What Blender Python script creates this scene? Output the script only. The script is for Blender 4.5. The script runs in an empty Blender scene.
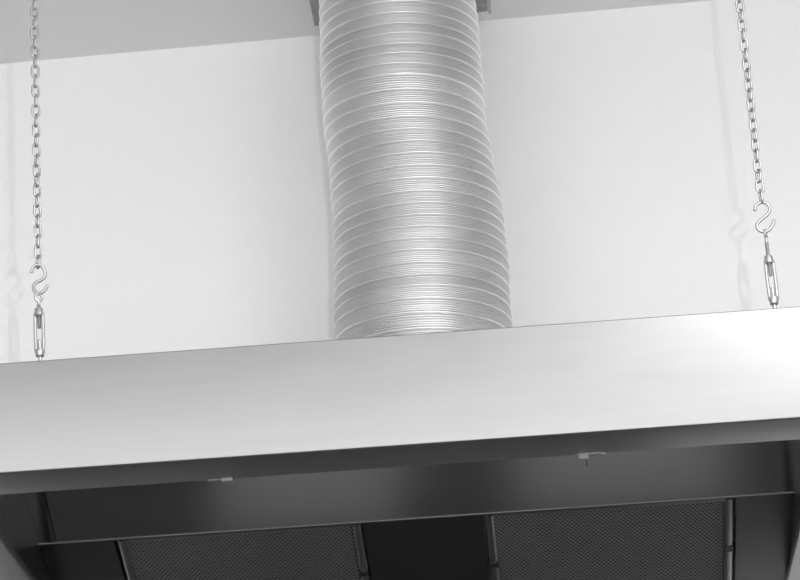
import bpy, bmesh, math, random
from math import sin, cos, pi, radians
from mathutils import Vector, Matrix
random.seed(4)
S = bpy.context.scene
C = S.collection

# ------------------------------------------------------------ materials
def nt(name):
    m = bpy.data.materials.new(name); m.use_nodes = True
    t = m.node_tree
    return m, t, t.nodes['Principled BSDF']
def g(v): return (v, v, v, 1)
def paint(name, v, rough=.6, bump=.05, scale=60):
    m, t, b = nt(name)
    tc = t.nodes.new('ShaderNodeTexCoord')
    n = t.nodes.new('ShaderNodeTexNoise'); n.inputs['Scale'].default_value = scale; n.inputs['Detail'].default_value = 3
    t.links.new(tc.outputs['Object'], n.inputs['Vector'])
    r = t.nodes.new('ShaderNodeMapRange'); r.inputs['To Min'].default_value = v*.985; r.inputs['To Max'].default_value = min(1, v*1.015)
    t.links.new(n.outputs['Fac'], r.inputs['Value']); t.links.new(r.outputs[0], b.inputs['Base Color'])
    bp = t.nodes.new('ShaderNodeBump'); bp.inputs['Strength'].default_value = bump; bp.inputs['Distance'].default_value = .002
    t.links.new(n.outputs['Fac'], bp.inputs['Height']); t.links.new(bp.outputs[0], b.inputs['Normal'])
    b.inputs['Roughness'].default_value = rough
    return m
def metal(name, v, rough, stretch=(1.2, 120, 120), var=.06, bump=.25, dist=.0004, smudge=0.05, aniso=0.0, axis='X'):
    m, t, b = nt(name)
    b.inputs['Metallic'].default_value = 1
    tc = t.nodes.new('ShaderNodeTexCoord')
    mp = t.nodes.new('ShaderNodeMapping'); mp.inputs['Scale'].default_value = stretch
    t.links.new(tc.outputs['Object'], mp.inputs['Vector'])
    n = t.nodes.new('ShaderNodeTexNoise'); n.inputs['Scale'].default_value = 4; n.inputs['Detail'].default_value = 6; n.inputs['Roughness'].default_value = .7
    t.links.new(mp.outputs[0], n.inputs['Vector'])
    mp2 = t.nodes.new('ShaderNodeMapping'); mp2.inputs['Scale'].default_value = (4, 18, 18)
    t.links.new(tc.outputs['Object'], mp2.inputs['Vector'])
    n2 = t.nodes.new('ShaderNodeTexNoise'); n2.inputs['Scale'].default_value = 2; n2.inputs['Detail'].default_value = 4; n2.inputs['Distortion'].default_value = .6
    t.links.new(mp2.outputs[0], n2.inputs['Vector'])
    a = t.nodes.new('ShaderNodeMapRange'); a.inputs['To Min'].default_value = v-var; a.inputs['To Max'].default_value = v+var
    t.links.new(n.outputs['Fac'], a.inputs['Value'])
    a2 = t.nodes.new('ShaderNodeMapRange'); a2.inputs['To Min'].default_value = 1-smudge; a2.inputs['To Max'].default_value = 1+smudge
    t.links.new(n2.outputs['Fac'], a2.inputs['Value'])
    mu = t.nodes.new('ShaderNodeMath'); mu.operation = 'MULTIPLY'
    t.links.new(a.outputs[0], mu.inputs[0]); t.links.new(a2.outputs[0], mu.inputs[1])
    t.links.new(mu.outputs[0], b.inputs['Base Color'])
    r = t.nodes.new('ShaderNodeMapRange'); r.inputs['To Min'].default_value = rough-.05; r.inputs['To Max'].default_value = rough+.05
    t.links.new(n2.outputs['Fac'], r.inputs['Value']); t.links.new(r.outputs[0], b.inputs['Roughness'])
    if bump:
        bp = t.nodes.new('ShaderNodeBump'); bp.inputs['Strength'].default_value = bump; bp.inputs['Distance'].default_value = dist
        t.links.new(n.outputs['Fac'], bp.inputs['Height']); t.links.new(bp.outputs[0], b.inputs['Normal'])
    if aniso:
        b.inputs['Anisotropic'].default_value = aniso
        tg = t.nodes.new('ShaderNodeTangent'); tg.direction_type = 'RADIAL'; tg.axis = axis
        t.links.new(tg.outputs[0], b.inputs['Tangent'])
    return m
M = dict(
    wall=paint('white_wall_paint', .83, .55, .03, 40),
    wall_side=paint('white_side_wall_paint', .8, .6),
    ceil=paint('white_ceiling_paint', .80, .7, .03, 40),
    floor=paint('dark_quarry_floor', .10, .45, .1, 12),
    tile=paint('dark_reflection_panel', .025, .35, .05, 20),  # for unseen panels added so the hood steel reflects something dark
    steel=metal('brushed_steel', .325, .40, bump=.06, var=.018),
    steel_in=metal('brushed_steel_inside', .54, .19, bump=.015, var=.02, smudge=.06),
    blank=metal('plain_steel_infill', .16, .35, bump=0, var=.004, smudge=.02),
    filt=metal('filter_steel', .33, .38, stretch=(30, 30, 30), bump=0),
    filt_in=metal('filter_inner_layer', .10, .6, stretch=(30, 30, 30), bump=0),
    alu=metal('crinkled_aluminium_duct', .77, .43, stretch=(10, 10, 60), var=.05, bump=.2, smudge=.04),
    alu_seam=metal('highlit_aluminium_seam', .96, .38, stretch=(10, 10, 10), var=.02, bump=0),  # same aluminium made lighter, putting the seam highlights into its colour
    galv=metal('galvanised_sheet', .34, .45, stretch=(25, 25, 25), var=.16, bump=.1, smudge=.3),
    zinc=metal('zinc_plated_wire', .50, .4, stretch=(60, 60, 60), var=.1, bump=.1),
    zinc_lt=metal('pale_zinc_casting', .5, .5, stretch=(60, 60, 60), var=.08, bump=.2),
    lining=metal('dull_side_lining', .2, .3, bump=0, var=.02),
    edge=metal('satin_rolled_edge', .17, .5, bump=0, var=.02),
    refl_grey=paint('grey_reflection_panel', .22, .4, .05, 20),  # for unseen panels added as brighter patches in the steel reflections
    dark=paint('dark_gasket', .02, .5),
    tape=paint('pale_clip_plastic', .26, .5),
    lamp_body=paint('white_lamp_enamel', .8, .4),
)
def emis(name, s):
    m, t, b = nt(name)
    b.inputs['Base Color'].default_value = g(.9); b.inputs['Emission Color'].default_value = g(1); b.inputs['Emission Strength'].default_value = s
    return m

# ------------------------------------------------------------ helpers
TILT = 0.0   # the hood hangs very slightly lower at its right end
def ob(name, bm, mat, parent=None, smooth=None, bevel=0):
    if TILT:
        for v in bm.verts: v.co.z -= TILT*(v.co.x+.2)+.0012
    bmesh.ops.recalc_face_normals(bm, faces=bm.faces)
    me = bpy.data.meshes.new(name); bm.to_mesh(me); bm.free()
    o = bpy.data.objects.new(name, me); C.objects.link(o)
    for m in (mat if isinstance(mat, (list, tuple)) else [mat]): me.materials.append(m)
    if smooth is not None:
        try: me.shade_smooth()
        except Exception: pass
        try: me.set_sharp_from_angle(angle=radians(smooth))
        except Exception: pass
    if bevel:
        b = o.modifiers.new('bevel', 'BEVEL'); b.width = bevel; b.segments = 2; b.limit_method = 'ANGLE'
    if parent: o.parent = parent; o.matrix_parent_inverse = Matrix.Translation(parent.location).inverted()
    return o
def empty(name, loc, label, cat, group=None):
    o = bpy.data.objects.new(name, None); C.objects.link(o); o.location = loc; o.empty_display_size = .05
    o['label'] = label; o['category'] = cat
    if group: o['group'] = group
    return o
def box(bm, x0, x1, y0, y1, z0, z1, mi=0):
    v = [bm.verts.new((x, y, z)) for x in (x0, x1) for y in (y0, y1) for z in (z0, z1)]
    for f in ((0,1,3,2),(4,6,7,5),(0,4,5,1),(2,3,7,6),(0,2,6,4),(1,5,7,3)):
        bm.faces.new([v[i] for i in f]).material_index = mi
def tube(bm, pts, r, n=10, closed=False, cap=True):
    """round wire along points; r a number or one per point"""
    P = [Vector(p) for p in pts]; N = len(P); R = r if isinstance(r, (list, tuple)) else [r]*N
    rings = []; ref = None
    for i, p in enumerate(P):
        if closed: d = P[(i+1) % N]-P[i-1]
        else: d = P[min(i+1, N-1)]-P[max(i-1, 0)]
        d.normalize()
        if ref is None:
            ref = Vector((0, 1, 0)) if abs(d.y) < .8 else Vector((1, 0, 0))
        u = (ref-d*ref.dot(d)).normalized(); ref = u; w = d.cross(u)
        rings.append([bm.verts.new(p+(u*cos(2*pi*k/n)+w*sin(2*pi*k/n))*R[i]) for k in range(n)])
    M_ = N if closed else N-1
    for i in range(M_):
        a, b = rings[i], rings[(i+1) % N]
        off = 0
        if closed and i == N-1:   # match twist at the seam
            off = min(range(n), key=lambda q: (a[0].co-b[q].co).length)
        for k in range(n):
            bm.faces.new((a[k], a[(k+1) % n], b[(k+1+off) % n], b[(k+off) % n]))
    if cap and not closed:
        bm.faces.new(rings[0]); bm.faces.new(rings[-1])
def spline(pts, sub=6, closed=False):
    P = [Vector(p) for p in pts]; N = len(P); out = []
    rng = range(N) if closed else range(N-1)
    for i in rng:
        gi = (lambda k: P[k % N]) if closed else (lambda k: P[max(0, min(N-1, k))])
        a, b, c, d = gi(i-1), gi(i), gi(i+1), gi(i+2)
        for s in range(sub):
            t = s/sub
            out.append(.5*((2*b)+(c-a)*t+(2*a-5*b+4*c-d)*t*t+(3*b-a-3*c+d)*t**3))
    if not closed: out.append(P[-1])
    return out
def fillet(pts, r, seg=5):
    P = [Vector(p) for p in pts]; out = [P[0]]
    for i in range(1, len(P)-1):
        a, b, c = P[i-1], P[i], P[i+1]
        u, w = (a-b), (c-b); rr = min(r, u.length*.45, w.length*.45); u.normalize(); w.normalize()
        ang = u.angle(w); t = rr
        s, e = b+u*t, b+w*t
        for k in range(seg+1):
            q = k/seg
            out.append((1-q)**2*s+2*q*(1-q)*b+q*q*e)
    out.append(P[-1]); return out
def sheet(bm, prof, th, lo, hi, axis='X', rad=.002, mi=0):
    """folded sheet metal: a 2D profile (y,z) (or (x,z) for axis Y) with thickness th, drawn out from lo to hi"""
    P = fillet([Vector((a, b, 0)) for a, b in prof], rad); N = len(P); off = []
    for i, p in enumerate(P):
        d = (P[min(i+1, N-1)]-P[max(i-1, 0)]).normalized()
        off.append(p+Vector((-d.y, d.x, 0))*th)
    loop = P+off[::-1]
    mk = (lambda q, s: (s, q.x, q.y)) if axis == 'X' else (lambda q, s: (q.x, s, q.y))
    A = [bm.verts.new(mk(q, lo)) for q in loop]; B = [bm.verts.new(mk(q, hi)) for q in loop]
    L = len(loop)
    for i in range(L): bm.faces.new((A[i], A[(i+1) % L], B[(i+1) % L], B[i])).material_index = mi
    for i in range(N-1):
        bm.faces.new((A[i], A[i+1], A[L-2-i], A[L-1-i])); bm.faces.new((B[i], B[i+1], B[L-2-i], B[L-1-i]))
def lathe(bm, prof, cx, cy, n=20, tilt=None):
    rings = [[bm.verts.new((cx+r*cos(2*pi*k/n), cy+r*sin(2*pi*k/n), z)) for k in range(n)] for r, z in prof]
    for a, b in zip(rings, rings[1:]):
        for k in range(n): bm.faces.new((a[k], a[(k+1) % n], b[(k+1) % n], b[k]))
    bm.faces.new(rings[0]); bm.faces.new(rings[-1])

# ------------------------------------------------------------ the setting
CEIL = 3.262; WY = 4.5; XL, XR = -3.4, 3.6; YB = -1.6
def struct(name, mat, *b):
    bm = bmesh.new(); box(bm, *b); o = ob(name, bm, mat); o['kind'] = 'structure'; return o
struct('wall_back', M['wall'], XL-.1, XR+.1, WY, WY+.12, 0, CEIL+.2)
struct('wall_left', M['wall_side'], XL-.12, XL, YB, WY, 0, CEIL+.1)
struct('wall_right', M['wall_side'], XR, XR+.12, YB, WY, 0, CEIL+.1)
def cz_(x): return CEIL+.010*(x+.2)      # the ceiling falls a little to the left
ce = struct('ceiling', M['ceil'], XL, XR, YB, WY, CEIL, CEIL+.1)
for v in ce.data.vertices: v.co.z = v.co.z+.010*(v.co.x+.2)
struct('floor', M['floor'], XL-.1, XR+.1, YB-.1, WY+.1, -.1, 0)
for n, (m_, xa, xb, za, zb_) in enumerate((('tile', -1.7, 1.7, 1.16, 1.80), ('tile', -1.7, -.61, 0, 1.159), ('refl_grey', -.609, -.26, 0, 1.159), ('tile', -.259, -.04, 0, 1.159), ('refl_grey', -.039, .36, 0, 1.159), ('tile', .361, 1.7, 0, 1.159), ('tile', -.50, .20, 1.801, 2.14), ('refl_grey', -.86, -.501, 1.801, 2.14))):  # unseen panels added below the hood to shape the steel's reflections
    struct('reflect_panel_%d' % (n+1), M[m_], xa, xb, WY-.012, WY, za, zb_)

# ------------------------------------------------------------ the hood
FY, Z0, ZT = 3.40, 2.171, 2.313
HX0, HX1 = -.802, .452          # outer sides
IX0, IX1 = -.714, .364          # inner edge of the side lips
LY = 3.489                      # inner edge of the front lip
HB = 4.47                       # back
TILT = .005
hood = empty('range_hood', ((HX0+HX1)/2, (FY+HB)/2, Z0), 'wide brushed stainless steel kitchen extractor hood hanging from two chains', 'extractor hood')
bm = bmesh.new()
sheet(bm, [(FY+.030, ZT), (FY+.0003, ZT), (FY, ZT-.0003), (FY, Z0), (LY, Z0), (LY, Z0+.012)], -.0012, HX0, HX1, 'X', .0022)
ob('front_panel', bm, M['steel'], hood, 8)
for s, (xo, xi) in enumerate(((HX0, IX0), (HX1, IX1))):
    sg = 1 if s == 0 else -1
    bm = bmesh.new()
    sheet(bm, [(xo+sg*.03, ZT-.0005), (xo+sg*.0005, ZT-.0005), (xo+sg*.0005, Z0+.0004), (xi, Z0+.0004), (xi, Z0+.012)], -.0012*sg, LY+.0005, HB-.002, 'Y', .002)
    ob('side_panel', bm, M['steel'], hood, 8)
bm = bmesh.new(); box(bm, HX0+.002, HX1-.002, FY+.032, HB-.002, ZT-.0035, ZT-.0015); ob('top_panel', bm, M['steel'], hood)
bm = bmesh.new(); box(bm, HX0, HX1, HB-.0015, HB, Z0, ZT); ob('back_panel', bm, M['steel_in'], hood)
# inside: canopy lining, side linings
ZR = 2.251; RY = 4.015
LX0, LX1 = IX0-.006, IX1+.006
for x in (LX0, LX1):
    bm = bmesh.new(); box(bm, x-.0007, x+.0007, LY+.002, HB-.003, Z0+.0125, ZT-.004); ob('side_lining', bm, M['lining'], hood)
CS = math.tan(radians(25))
def slope_plate(bm, x0, x1, dz=0):
    y0, y1 = RY-(.056)/CS, RY-.0042
    z0, z1 = ZR+(RY-y0)*CS+dz, ZR+(RY-y1)*CS+dz
    vs = [bm.verts.new(q) for q in ((x0, y0, z0), (x1, y0, z0), (x1, y1, z1), (x0, y1, z1), (x0, y0, z0+.001), (x1, y0, z0+.001), (x1, y1, z1+.001), (x0, y1, z1+.001))]
    for f in ((0,1,2,3), (4,5,6,7), (0,1,5,4), (1,2,6,5), (2,3,7,6), (3,0,4,7)): bm.faces.new([vs[i] for i in f])
bm = bmesh.new()
slope_plate(bm, -.692, LX1-.001)
ob('canopy_lining', bm, M['steel_in'], hood, 8)
bm = bmesh.new(); slope_plate(bm, LX0+.001, -.6932, -.0004)
ob('canopy_side_lining', bm, M['steel_in'], hood, 8)
bm = bmesh.new()
tube(bm, [(LX0+.001, RY-.002, ZR+.0012), (LX1-.001, RY-.002, ZR+.0016)], .0025, 12)
ob('rolled_edge', bm, M['edge'], hood, 50)

# the sloping rack behind the lining: local frame u along x, v down the slope
SL = radians(19)
def rk(x, v, n=0):   # n: towards the room below, normal to the rack
    return Vector((x, RY+.004+v*cos(SL)-n*sin(SL), ZR-v*sin(SL)-n*cos(SL)+.002))
def rbox(bm, x0, x1, v0, v1, n0, n1, mi=0):
    vs = [bm.verts.new(rk(x, v, n)) for x in (x0, x1) for v in (v0, v1) for n in (n0, n1)]
    for f in ((0,1,3,2),(4,6,7,5),(0,4,5,1),(2,3,7,6),(0,2,6,4),(1,5,7,3)):
        bm.faces.new([vs[i] for i in f]).material_index = mi
VL = .238
F = [(-.606, -.253), (-.073, .283)]
for a, b in ((LX0+.001, -.611), (-.2495, -.0765), (.2875, LX1-.001)):
    bm = bmesh.new(); rbox(bm, a, b, 0, VL, -.002, 0)
    if a > -.5 and b < .1:      # folded seam lines along both sides of the middle panel
        for x in (a+.0005, b-.002): rbox(bm, x, x+.0015, 0, VL, 0, .0022)
    ob('infill_panel', bm, M['blank'], hood, bevel=.0005)
bm = bmesh.new()
e = rk(0, VL)
sheet(bm, [(e.y-.006, e.z+.012), (e.y-.006, e.z-.0035), (HB-.02, e.z-.0035), (HB-.02, e.z+.03)], .0012, LX0+.001, LX1-.001, 'X', .002)
ob('grease_gutter', bm, M['steel_in'], hood, 8)

def hexmesh(x0, x1, v0, v1, pw=.0067, ph=.0036, mat=None):
    bm = bmesh.new(); row = 0; v = v0
    while v < v1-ph*.5:
        u = x0+pw/2+(pw/2 if row % 2 else 0)
        while u < x1-pw*.4:
            # elongated hexagonal opening inside a hexagonal cell, drawn as a raised ring
            O, I = [], []
            for k, (a, b) in enumerate(((.5, -.33), (.5, .33), (0, .98), (-.5, .33), (-.5, -.33), (0, -.98))):
                O.append(bm.verts.new(rk(u+a*pw, v+b*ph, -.0002)))
                I.append(bm.verts.new(rk(u+a*pw*.66, v+b*ph*.5, -.0010)))
            for k in range(6):
                bm.faces.new((O[k], O[(k+1) % 6], I[(k+1) % 6], I[k]))
            u += pw
        v += ph*1.31; row += 1
    return bm
for i, (a, b) in enumerate(F):
    base = rk((a+b)/2, VL)
    ft = empty('grease_filter', base, ('steel mesh grease filter under the hood, left of the plain middle panel',
               'steel mesh grease filter under the hood, right of the plain middle panel')[i], 'filter', 'grease filters in the hood')
    fw = .0118
    bm = bmesh.new()
    for x0, x1 in ((a, a+fw), (b-fw, b)):
        # rounded channel down each side
        n = 8; A = []
        for v in (.0, VL-.004):
            A.append([bm.verts.new(rk((x0+x1)/2+(x1-x0)/2*cos(pi*k/n), v, .0005+.0042*sin(pi*k/n))) for k in range(n+1)]+
                     [bm.verts.new(rk(x0, v, -.008)), bm.verts.new(rk(x1, v, -.008))])
        m_ = len(A[0])
        for k in range(m_): bm.faces.new((A[0][k], A[0][(k+1) % m_], A[1][(k+1) % m_], A[1][k]))
        bm.faces.new(A[0]); bm.faces.new(A[1])
    rbox(bm, a+fw, b-fw, 0, .006, -.008, .0015); rbox(bm, a+fw, b-fw, VL-.016, VL-.004, -.008, .003)
    ob('frame', bm, M['filt'], ft, 40)
    ob('mesh_screen', hexmesh(a+fw-.002, b-fw+.002, .008, VL-.016), M['filt'], ft)
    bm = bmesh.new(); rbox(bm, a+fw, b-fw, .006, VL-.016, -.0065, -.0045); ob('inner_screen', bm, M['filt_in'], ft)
    for x in (a+fw/2, b-fw/2):   # corner latch pressed over the channel
        bm = bmesh.new(); rbox(bm, x-.0068, x+.0068, .118, .130, .0002, .0062); ob('latch', bm, M['dark'], ft, bevel=.001)

# two small clips on the inner edge of the front lip
for i, x in enumerate((-.393, .074)):
    bm = bmesh.new()
    if i == 0:
        box(bm, x-.016, x+.002, LY-.004, LY+.0012, Z0-.0022, Z0-.0008)
        box(bm, x+.002, x+.016, LY-.007, LY+.0015, Z0-.0052, Z0-.0008)
    else:
        box(bm, x-.017, x+.017, LY-.006, LY+.0012, Z0-.0028, Z0-.0008)
        box(bm, x-.015, x-.003, LY-.006, LY+.0015, Z0-.0082, Z0-.0028)
        box(bm, x+.013, x+.018, LY-.006, LY+.0014, Z0-.0045, Z0-.0008)
    o = ob('lip_clip', bm, M['tape'], hood, bevel=.0006)
    o['label'] = 'pale clip on the inner edge of the front lip'
    if i:
        bm = bmesh.new(); tube(bm, [(x-.006, LY+.001, Z0-.006), (x-.006, LY+.002, Z0-.016)], .0009, 6)
        ob('clip_pin', bm, M['dark'], o)

TILT = 0.0
# ------------------------------------------------------------ flexible duct
def lerp(tab, z):
    if z <= tab[0][0]: return tab[0][1]
    for (a, p), (b, q) in zip(tab, tab[1:]):
        if z <= b:
            t = (z-a)/(b-a); return p+(q-p)*t
    return tab[-1][1]
def smooth_tab(tab, z):
    return sum(lerp(tab, z+d)*w for d, w in ((-.05, .12), (-.025, .2), (0, .36), (.025, .2), (.05, .12)))
CX = [(2.30, -.156), (2.53, -.1525), (2.611, -.152), (2.677, -.150), (2.76, -.147), (2.862, -.153), (2.949, -.1605), (3.072, -.161), (3.178, -.160), (3.3, -.160)]
RR = [(2.30, .134), (2.56, .1385), (2.611, .1375), (2.677, .1345), (2.76, .1315), (2.862, .1305), (2.949, .1285), (3.072, .1260), (3.178, .1250), (3.3, .125)]
seam = [3.2385, 3.218, 3.198, 3.1775, 3.157, 3.1367, 3.1159, 3.0959, 3.0769, 3.0608, 3.0424, 3.0265, 3.0078, 2.9891, 2.9628, 2.9401, 2.9157, 2.8942, 2.8735, 2.8539, 2.8335,
        2.8127, 2.7902, 2.7705, 2.7514, 2.7326, 2.7122, 2.6936, 2.6722, 2.6514, 2.6346, 2.6139, 2.5898, 2.564, 2.541, 2.519, 2.498, 2.477, 2.455, 2.434, 2.414, 2.393, 2.372, 2.352, 2.331, 2.310]
duct = bmesh.new()
N = 128; PER = 60; prev = None
tot = (len(seam)-1)
rows = []
NR = tot*PER
def zat(q):   # q in seam index, clamped extrapolation
    q = max(-.99, min(q, tot+.99))
    i = int(math.floor(q)); i = max(0, min(tot-1, i)); t = q-i
    return seam[i]+(seam[i+1]-seam[i])*t
def bump_r(fr):
    # fr 0..1 through one turn: flat raised lock seam at 0, six fine corrugations after it
    d = min(fr, 1-fr)
    if d < .058: return .0019*math.sqrt(max(0, 1-(d/.058)**2))
    return -.0002+.0014*sin((fr-.058)/.884*2*pi*6.0-pi/2)-.0002
for i in range(NR+1):
    q = i/PER; ring = []
    for k in range(N):
        th = 2*pi*k/N               # th=0 is +x ; front is -y (th = -pi/2)
        fr_ang = ((th+pi/2+pi) % (2*pi))-pi     # -pi..pi, 0 at the front, + towards +x
        qq = q+fr_ang/(2*pi)*1.0
        z = zat(qq)
        wob = .0015*sin(2.1*z*9+2*th)+.0008*sin(z*61+3*th)
        if qq < -.5 or qq > tot: wob = 0
        r = smooth_tab(RR, z)+bump_r(q % 1)+wob
        z = min(max(z, 2.3165), 3.236)
        ring.append(duct.verts.new((smooth_tab(CX, z)+r*cos(th), 4.22+r*sin(th), z)))
    rows.append(ring)
kb = int(round(N/4)) # back seam index (th=+pi/2) where the turn steps by one pitch
for i in range(NR):
    a, b = rows[i], rows[i+1]
    for k in range(N):
        k2 = (k+1) % N
        if k2 == kb:          # join row i on one side to row i+PER on the other
            if i+PER+1 <= NR:
                pass
            j = i-PER
            # left side of the step carries fr=+pi : qq=q+.5 ; the other q-.5  -> same z when q differs by one turn
            a2 = i+PER
            if a2+1 <= NR: duct.faces.new((rows[i][k], rows[a2][k2], rows[a2+1][k2], rows[i+1][k]))
            continue
        fc = duct.faces.new((a[k], a[k2], b[k2], b[k]))
        fq = (i/PER) % 1
        if min(fq, 1-fq) < .058: fc.material_index = 1
DUCT = ob('flexible_duct', duct, [M['alu'], M['alu_seam']], None, 60)
DUCT['label'] = 'ribbed silver aluminium flexible duct rising from the hood to the ceiling'; DUCT['category'] = 'duct'

# square galvanised collar on the ceiling round the duct end
col = empty('duct_collar', (-.161, 4.28, CEIL), 'grey galvanised square collar on the ceiling around the top of the duct', 'duct collar')
def ringplate(bm, x0, x1, y0, y1, cx, cy, r, z0, z1, n=48):
    T = []
    for z in (z0, z1):
        inn, out = [], []
        for k in range(n):
            a = 2*pi*k/n+pi/4; c, s = cos(a), sin(a)
            inn.append(bm.verts.new((cx+r*c, cy+r*s, z)))
            tx = ((x1-cx)/c if c > 1e-9 else (x0-cx)/c if c < -1e-9 else 1e9); ty = ((y1-cy)/s if s > 1e-9 else (y0-cy)/s if s < -1e-9 else 1e9)
            t = min(tx, ty); out.append(bm.verts.new((cx+t*c, cy+t*s, z)))
        T.append((inn, out))
    for k in range(n):
        k2 = (k+1) % n
        (i0, o0), (i1, o1) = T
        bm.faces.new((i0[k], i0[k2], o0[k2], o0[k])); bm.faces.new((i1[k], i1[k2], o1[k2], o1[k]))
        bm.faces.new((i0[k], i0[k2], i1[k2], i1[k])); bm.faces.new((o0[k], o0[k2], o1[k2], o1[k]))
bm = bmesh.new(); ringplate(bm, -.309, -.016, 4.075, 4.415, -.161, 4.22, .131, 3.2375, CEIL-.001)
ob('plate', bm, M['galv'], col)
bm = bmesh.new()
sheet(bm, [(-.0155, 3.236), (-.0105, 3.236), (-.0105, CEIL-.0006)], .0008, 4.073, 4.417, 'Y', .001)
ob('edge_trim', bm, M['zinc_lt'], col)

# ------------------------------------------------------------ chains, hooks, turnbuckles
CY = 3.46
def link_pts(L=.0203, W=.0118, w=.0026, n=6):
    r = W/2-w/2; h = L/2-w/2-r; pts = []
    for k in range(n+1): a = pi*k/n; pts.append((r*cos(a), 0, h+r*sin(a)))
    for k in range(n+1): a = pi+pi*k/n; pts.append((r*cos(a), 0, -h+r*sin(a)))
    return pts
LW = .0031; PITCH = .01425
bm = bmesh.new(); tube(bm, link_pts(w=LW), LW/2, 8, True)
bmesh.ops.recalc_face_normals(bm, faces=bm.faces)
link_me = bpy.data.meshes.new('link'); bm.to_mesh(link_me); bm.free(); link_me.materials.append(M['zinc']); link_me.shade_smooth()
def chain(x, zb, label, first_ang, lean):
    CEIL = cz_(x)
    root = empty('chain', (x, CY, CEIL-.03), label, 'chain', 'hood suspension chains')
    z = zb; i = 0
    while z < CEIL-.034:
        o = bpy.data.objects.new('link', link_me); C.objects.link(o); o.parent = root
        o.location = Vector((x+lean*(z-zb), CY, z))-root.location
        a = first_ang+(0 if i % 2 else pi/2)+random.uniform(-.16, .16)+.12*sin(i*.21)
        o.rotation_euler = (random.uniform(-.03, .03), random.uniform(-.03, .03), a)
        z += PITCH; i += 1
    # screw hook in the ceiling that takes the last link
    lx = x+lean*(z-zb)
    hk = bmesh.new(); r = .0085; cz = z+.0055-.003
    zc = z-PITCH+.0195/2-LW-.0+r-.0012
    pts = [(lx, CY, CEIL-.0005), (lx, CY, zc+r+.004)]+[(lx+r*sin(a), CY, zc+r*cos(a)) for a in [k*pi/8 for k in range(0, 14)]]
    tube(hk, pts, .0019, 8); lathe(hk, [(.012, CEIL-.0006), (.012, CEIL-.0022), (.004, CEIL-.004)], lx, CY)
    h = ob('ceiling_hook', hk, M['zinc'], None, 60)
    h['label'] = 'small metal hook in the ceiling holding the %s chain' % ('left' if x < 0 else 'right'); h['category'] = 'hook'
    h['group'] = 'ceiling hooks of the chains'
chain(.3175, 2.4845, 'zinc plated link chain hanging to the right of the duct', .32, -.001)
chain(-.6155, 2.4715, 'zinc plated link chain hanging to the left of the duct', .5, -.001)

def shook(pts, label, dy):
    bm = bmesh.new()
    P = spline([(x, CY+d, z) for (x, z), d in zip(pts, dy)], 6)
    rr = [.0021]*len(P); rr[0] = .0014; rr[-1] = .0014
    tube(bm, P, rr, 12)
    o = ob('s_hook', bm, M['zinc_lt'], None, 60); o['label'] = label; o['category'] = 'hook'; o['group'] = 'S hooks under the chains'
shook([(.3079, 2.4655), (.310, 2.4725), (.318, 2.4765), (.3251, 2.4729), (.3268, 2.4653), (.323, 2.4590), (.3168, 2.4544), (.311, 2.4500), (.3084, 2.445), (.3105, 2.4388), (.3164, 2.4360), (.3229, 2.4378), (.3277, 2.4434), (.3313, 2.4513)],
      'open steel S hook joining the right chain to its turnbuckle', [0]*14)
shook([(-0.6242, 2.4558), (-0.6219, 2.4623), (-0.6165, 2.4662), (-0.6102, 2.464), (-0.6069, 2.457), (-0.6079, 2.4501), (-0.6133, 2.4462), (-0.619, 2.444), (-0.6222, 2.4383), (-0.621, 2.4319), (-0.6154, 2.4278), (-0.6092, 2.4296), (-0.6056, 2.4339), (-0.6034, 2.4384)],
      'twisted steel S hook joining the left chain to its turnbuckle', [-.003, -.004, -.004, -.003, -.001, .001, .002, .002, .001, 0, 0, -.001, -.001, -.002])

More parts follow.
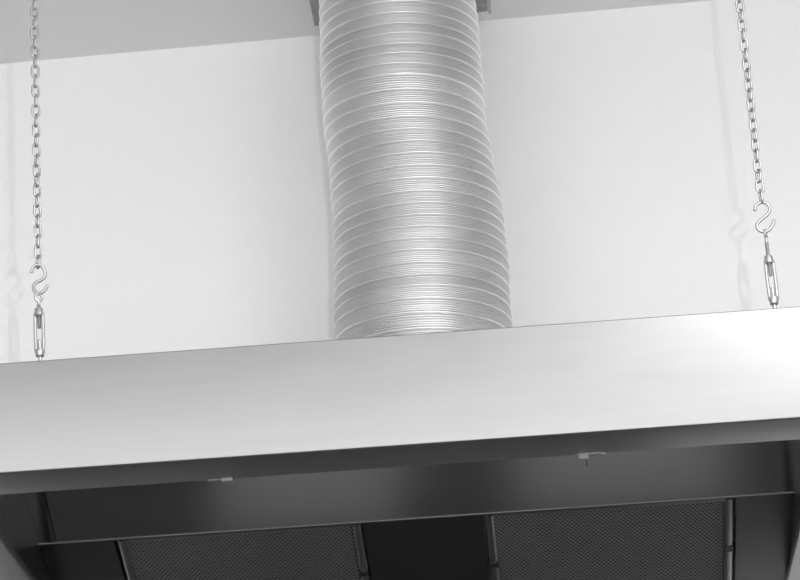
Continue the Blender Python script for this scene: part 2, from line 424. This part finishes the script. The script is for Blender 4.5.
def turnbuckle(top, bot, zt, zb, eye_edge, label):
    """top/bot: x of axis at the eye centre height zt and at the hood top zb"""
    root = empty('turnbuckle', (bot, CY, zb), label, 'turnbuckle', 'turnbuckles above the hood')
    L = zt-zb; ax = lambda z: top+(bot-top)*(zt-z)/L
    # eye bolt
    bm = bmesh.new(); r = .0047; n = 20
    dx, dy = (.25, .97) if eye_edge else (.92, .39)
    tube(bm, [(ax(zt)+dx*r*cos(2*pi*k/n), CY+dy*r*cos(2*pi*k/n), zt+r*sin(2*pi*k/n)) for k in range(n)], .0017, 10, True)
    zs = zt-r-.0008; ze = zb+.068; pts, rad = [], []
    m = 60
    for k in range(m+1):
        z = zs+(ze-zs)*k/m; pts.append((ax(z), CY, z)); rad.append(.0020 if k < 8 else (.0026 if k % 2 else .0021))
    tube(bm, pts, rad, 10); ob('eye_bolt', bm, M['zinc'], root, 50)
    # lower stud down into the hood top, with a nut and washer on the hood
    bm = bmesh.new(); pts, rad = [], []
    for k in range(41):
        z = zb+.052+(.0-.052)*k/40; pts.append((ax(z), CY, z)); rad.append(.0026 if k % 2 else .0021)
    tube(bm, pts, rad, 10); ob('lower_stud', bm, M['zinc'], root, 50)
    bm = bmesh.new(); lathe(bm, [(.0085, zb), (.0085, zb+.0012)], ax(zb), CY, 20); lathe(bm, [(.0048, zb+.0012), (.0048, zb+.0052)], ax(zb), CY, 6)
    ob('nut', bm, M['zinc'], root, 30)
    # open body: two collars joined by two bars
    b0, b1 = zb+.0290, zb+.0950
    bm = bmesh.new()
    def colr(za, zb_, ra, rb):
        rings = []; n = 20
        for t, rm in ((0, .8), (.1, 1), (.9, 1), (1, .9)):
            z = za+(zb_-za)*t; r = (ra+(rb-ra)*t)*rm
            rings.append([bm.verts.new((ax(z)+r*cos(2*pi*k/n), CY+r*sin(2*pi*k/n), z)) for k in range(n)])
        for a, b in zip(rings, rings[1:]):
            for k in range(n): bm.faces.new((a[k], a[(k+1) % n], b[(k+1) % n], b[k]))
        bm.faces.new(rings[0]); bm.faces.new(rings[-1])
    colr(b0, b0+.010, .0052, .0062); colr(b1-.011, b1, .0062, .0052)
    for s in (-1, 1):
        pts, rr = [], []
        for k in range(13):
            t = k/12; z = b0+.006+(b1-b0-.012)*t
            pts.append((ax(z)+s*(.0046+.0006*sin(pi*t)), CY, z)); rr.append(.0022)
        tube(bm, pts, rr, 10)
    ob('body', bm, M['zinc_lt'], root, 50)
turnbuckle(.3182, .3200, 2.4330, ZT-.0053, True, 'slim open steel turnbuckle under the right chain, its eye seen edge on')
turnbuckle(-.6158, -.6146, 2.4225, ZT-.0006, False, 'open steel turnbuckle under the left chain, its round eye facing out')

# ------------------------------------------------------------ added ceiling panels out of view, camera flash
for i, (x, y, s) in enumerate(((.85, 1.9, 1), (-1.75, -.8, 1))):  # unseen panels added to light the wall, hood front and duct
    t = empty('added_ceiling_light', (x, y, cz_(x)), ('added square white ceiling light panel, out of view, nearer the right wall', 'added square white ceiling light panel, out of view, nearer the left wall')[i], 'ceiling light', 'added ceiling light panels')
    zc = cz_(x)-.0045; bm = bmesh.new(); box(bm, x-.42, x+.42, y-.42, y+.42, zc-.03, zc); ob('housing', bm, M['lamp_body'], t)
    bm = bmesh.new(); box(bm, x-.39, x+.39, y-.39, y+.39, zc-.034, zc-.031); ob('diffuser', bm, emis('lit_diffuser', 0.8), t)
def area(name, loc, size, power, rot=(0, 0, 0)):
    l = bpy.data.lights.new(name, 'AREA'); l.shape = 'SQUARE'; l.size = size; l.energy = power
    o = bpy.data.objects.new(name, l); C.objects.link(o); o.location = loc; o.rotation_euler = rot
    return o
area('added_ceiling_lamp', (.85, 1.9, CEIL-.045), .76, 36)  # area lamps of the added ceiling panels
area('added_ceiling_lamp', (-1.75, -.8, CEIL-.065), .76, 20)
fl = bpy.data.lights.new('camera_flash', 'POINT'); fl.energy = 100; fl.shadow_soft_size = .007
fo = bpy.data.objects.new('camera_flash', fl); C.objects.link(fo); fo.location = (.15, -.03, 1.122)
w = bpy.data.worlds.new('World'); S.world = w; w.use_nodes = True
w.node_tree.nodes['Background'].inputs[0].default_value = g(.8); w.node_tree.nodes['Background'].inputs[1].default_value = 3.1

# ------------------------------------------------------------ camera
f = 2900; P, YW, R = radians(20.5), radians(2.5), radians(3.5)
fw = Vector((-sin(YW)*cos(P), cos(YW)*cos(P), sin(P))); r0 = Vector((cos(YW), sin(YW), 0)); u0 = r0.cross(fw)
r = r0*cos(R)-u0*sin(R); u = u0*cos(R)+r0*sin(R)
cam = bpy.data.cameras.new('Camera'); cam.sensor_width = 36; cam.lens = f*36/800; cam.clip_start = .05
co = bpy.data.objects.new('Camera', cam); C.objects.link(co)
m = Matrix((r, u, -fw)).transposed().to_4x4(); m.translation = Vector((0, 0, 1.1)); co.matrix_world = m
S.camera = co
S.view_settings.view_transform = 'Standard'; S.view_settings.look = 'None'; S.view_settings.gamma = 1; S.view_settings.use_curve_mapping = False
S.view_settings.exposure = .12
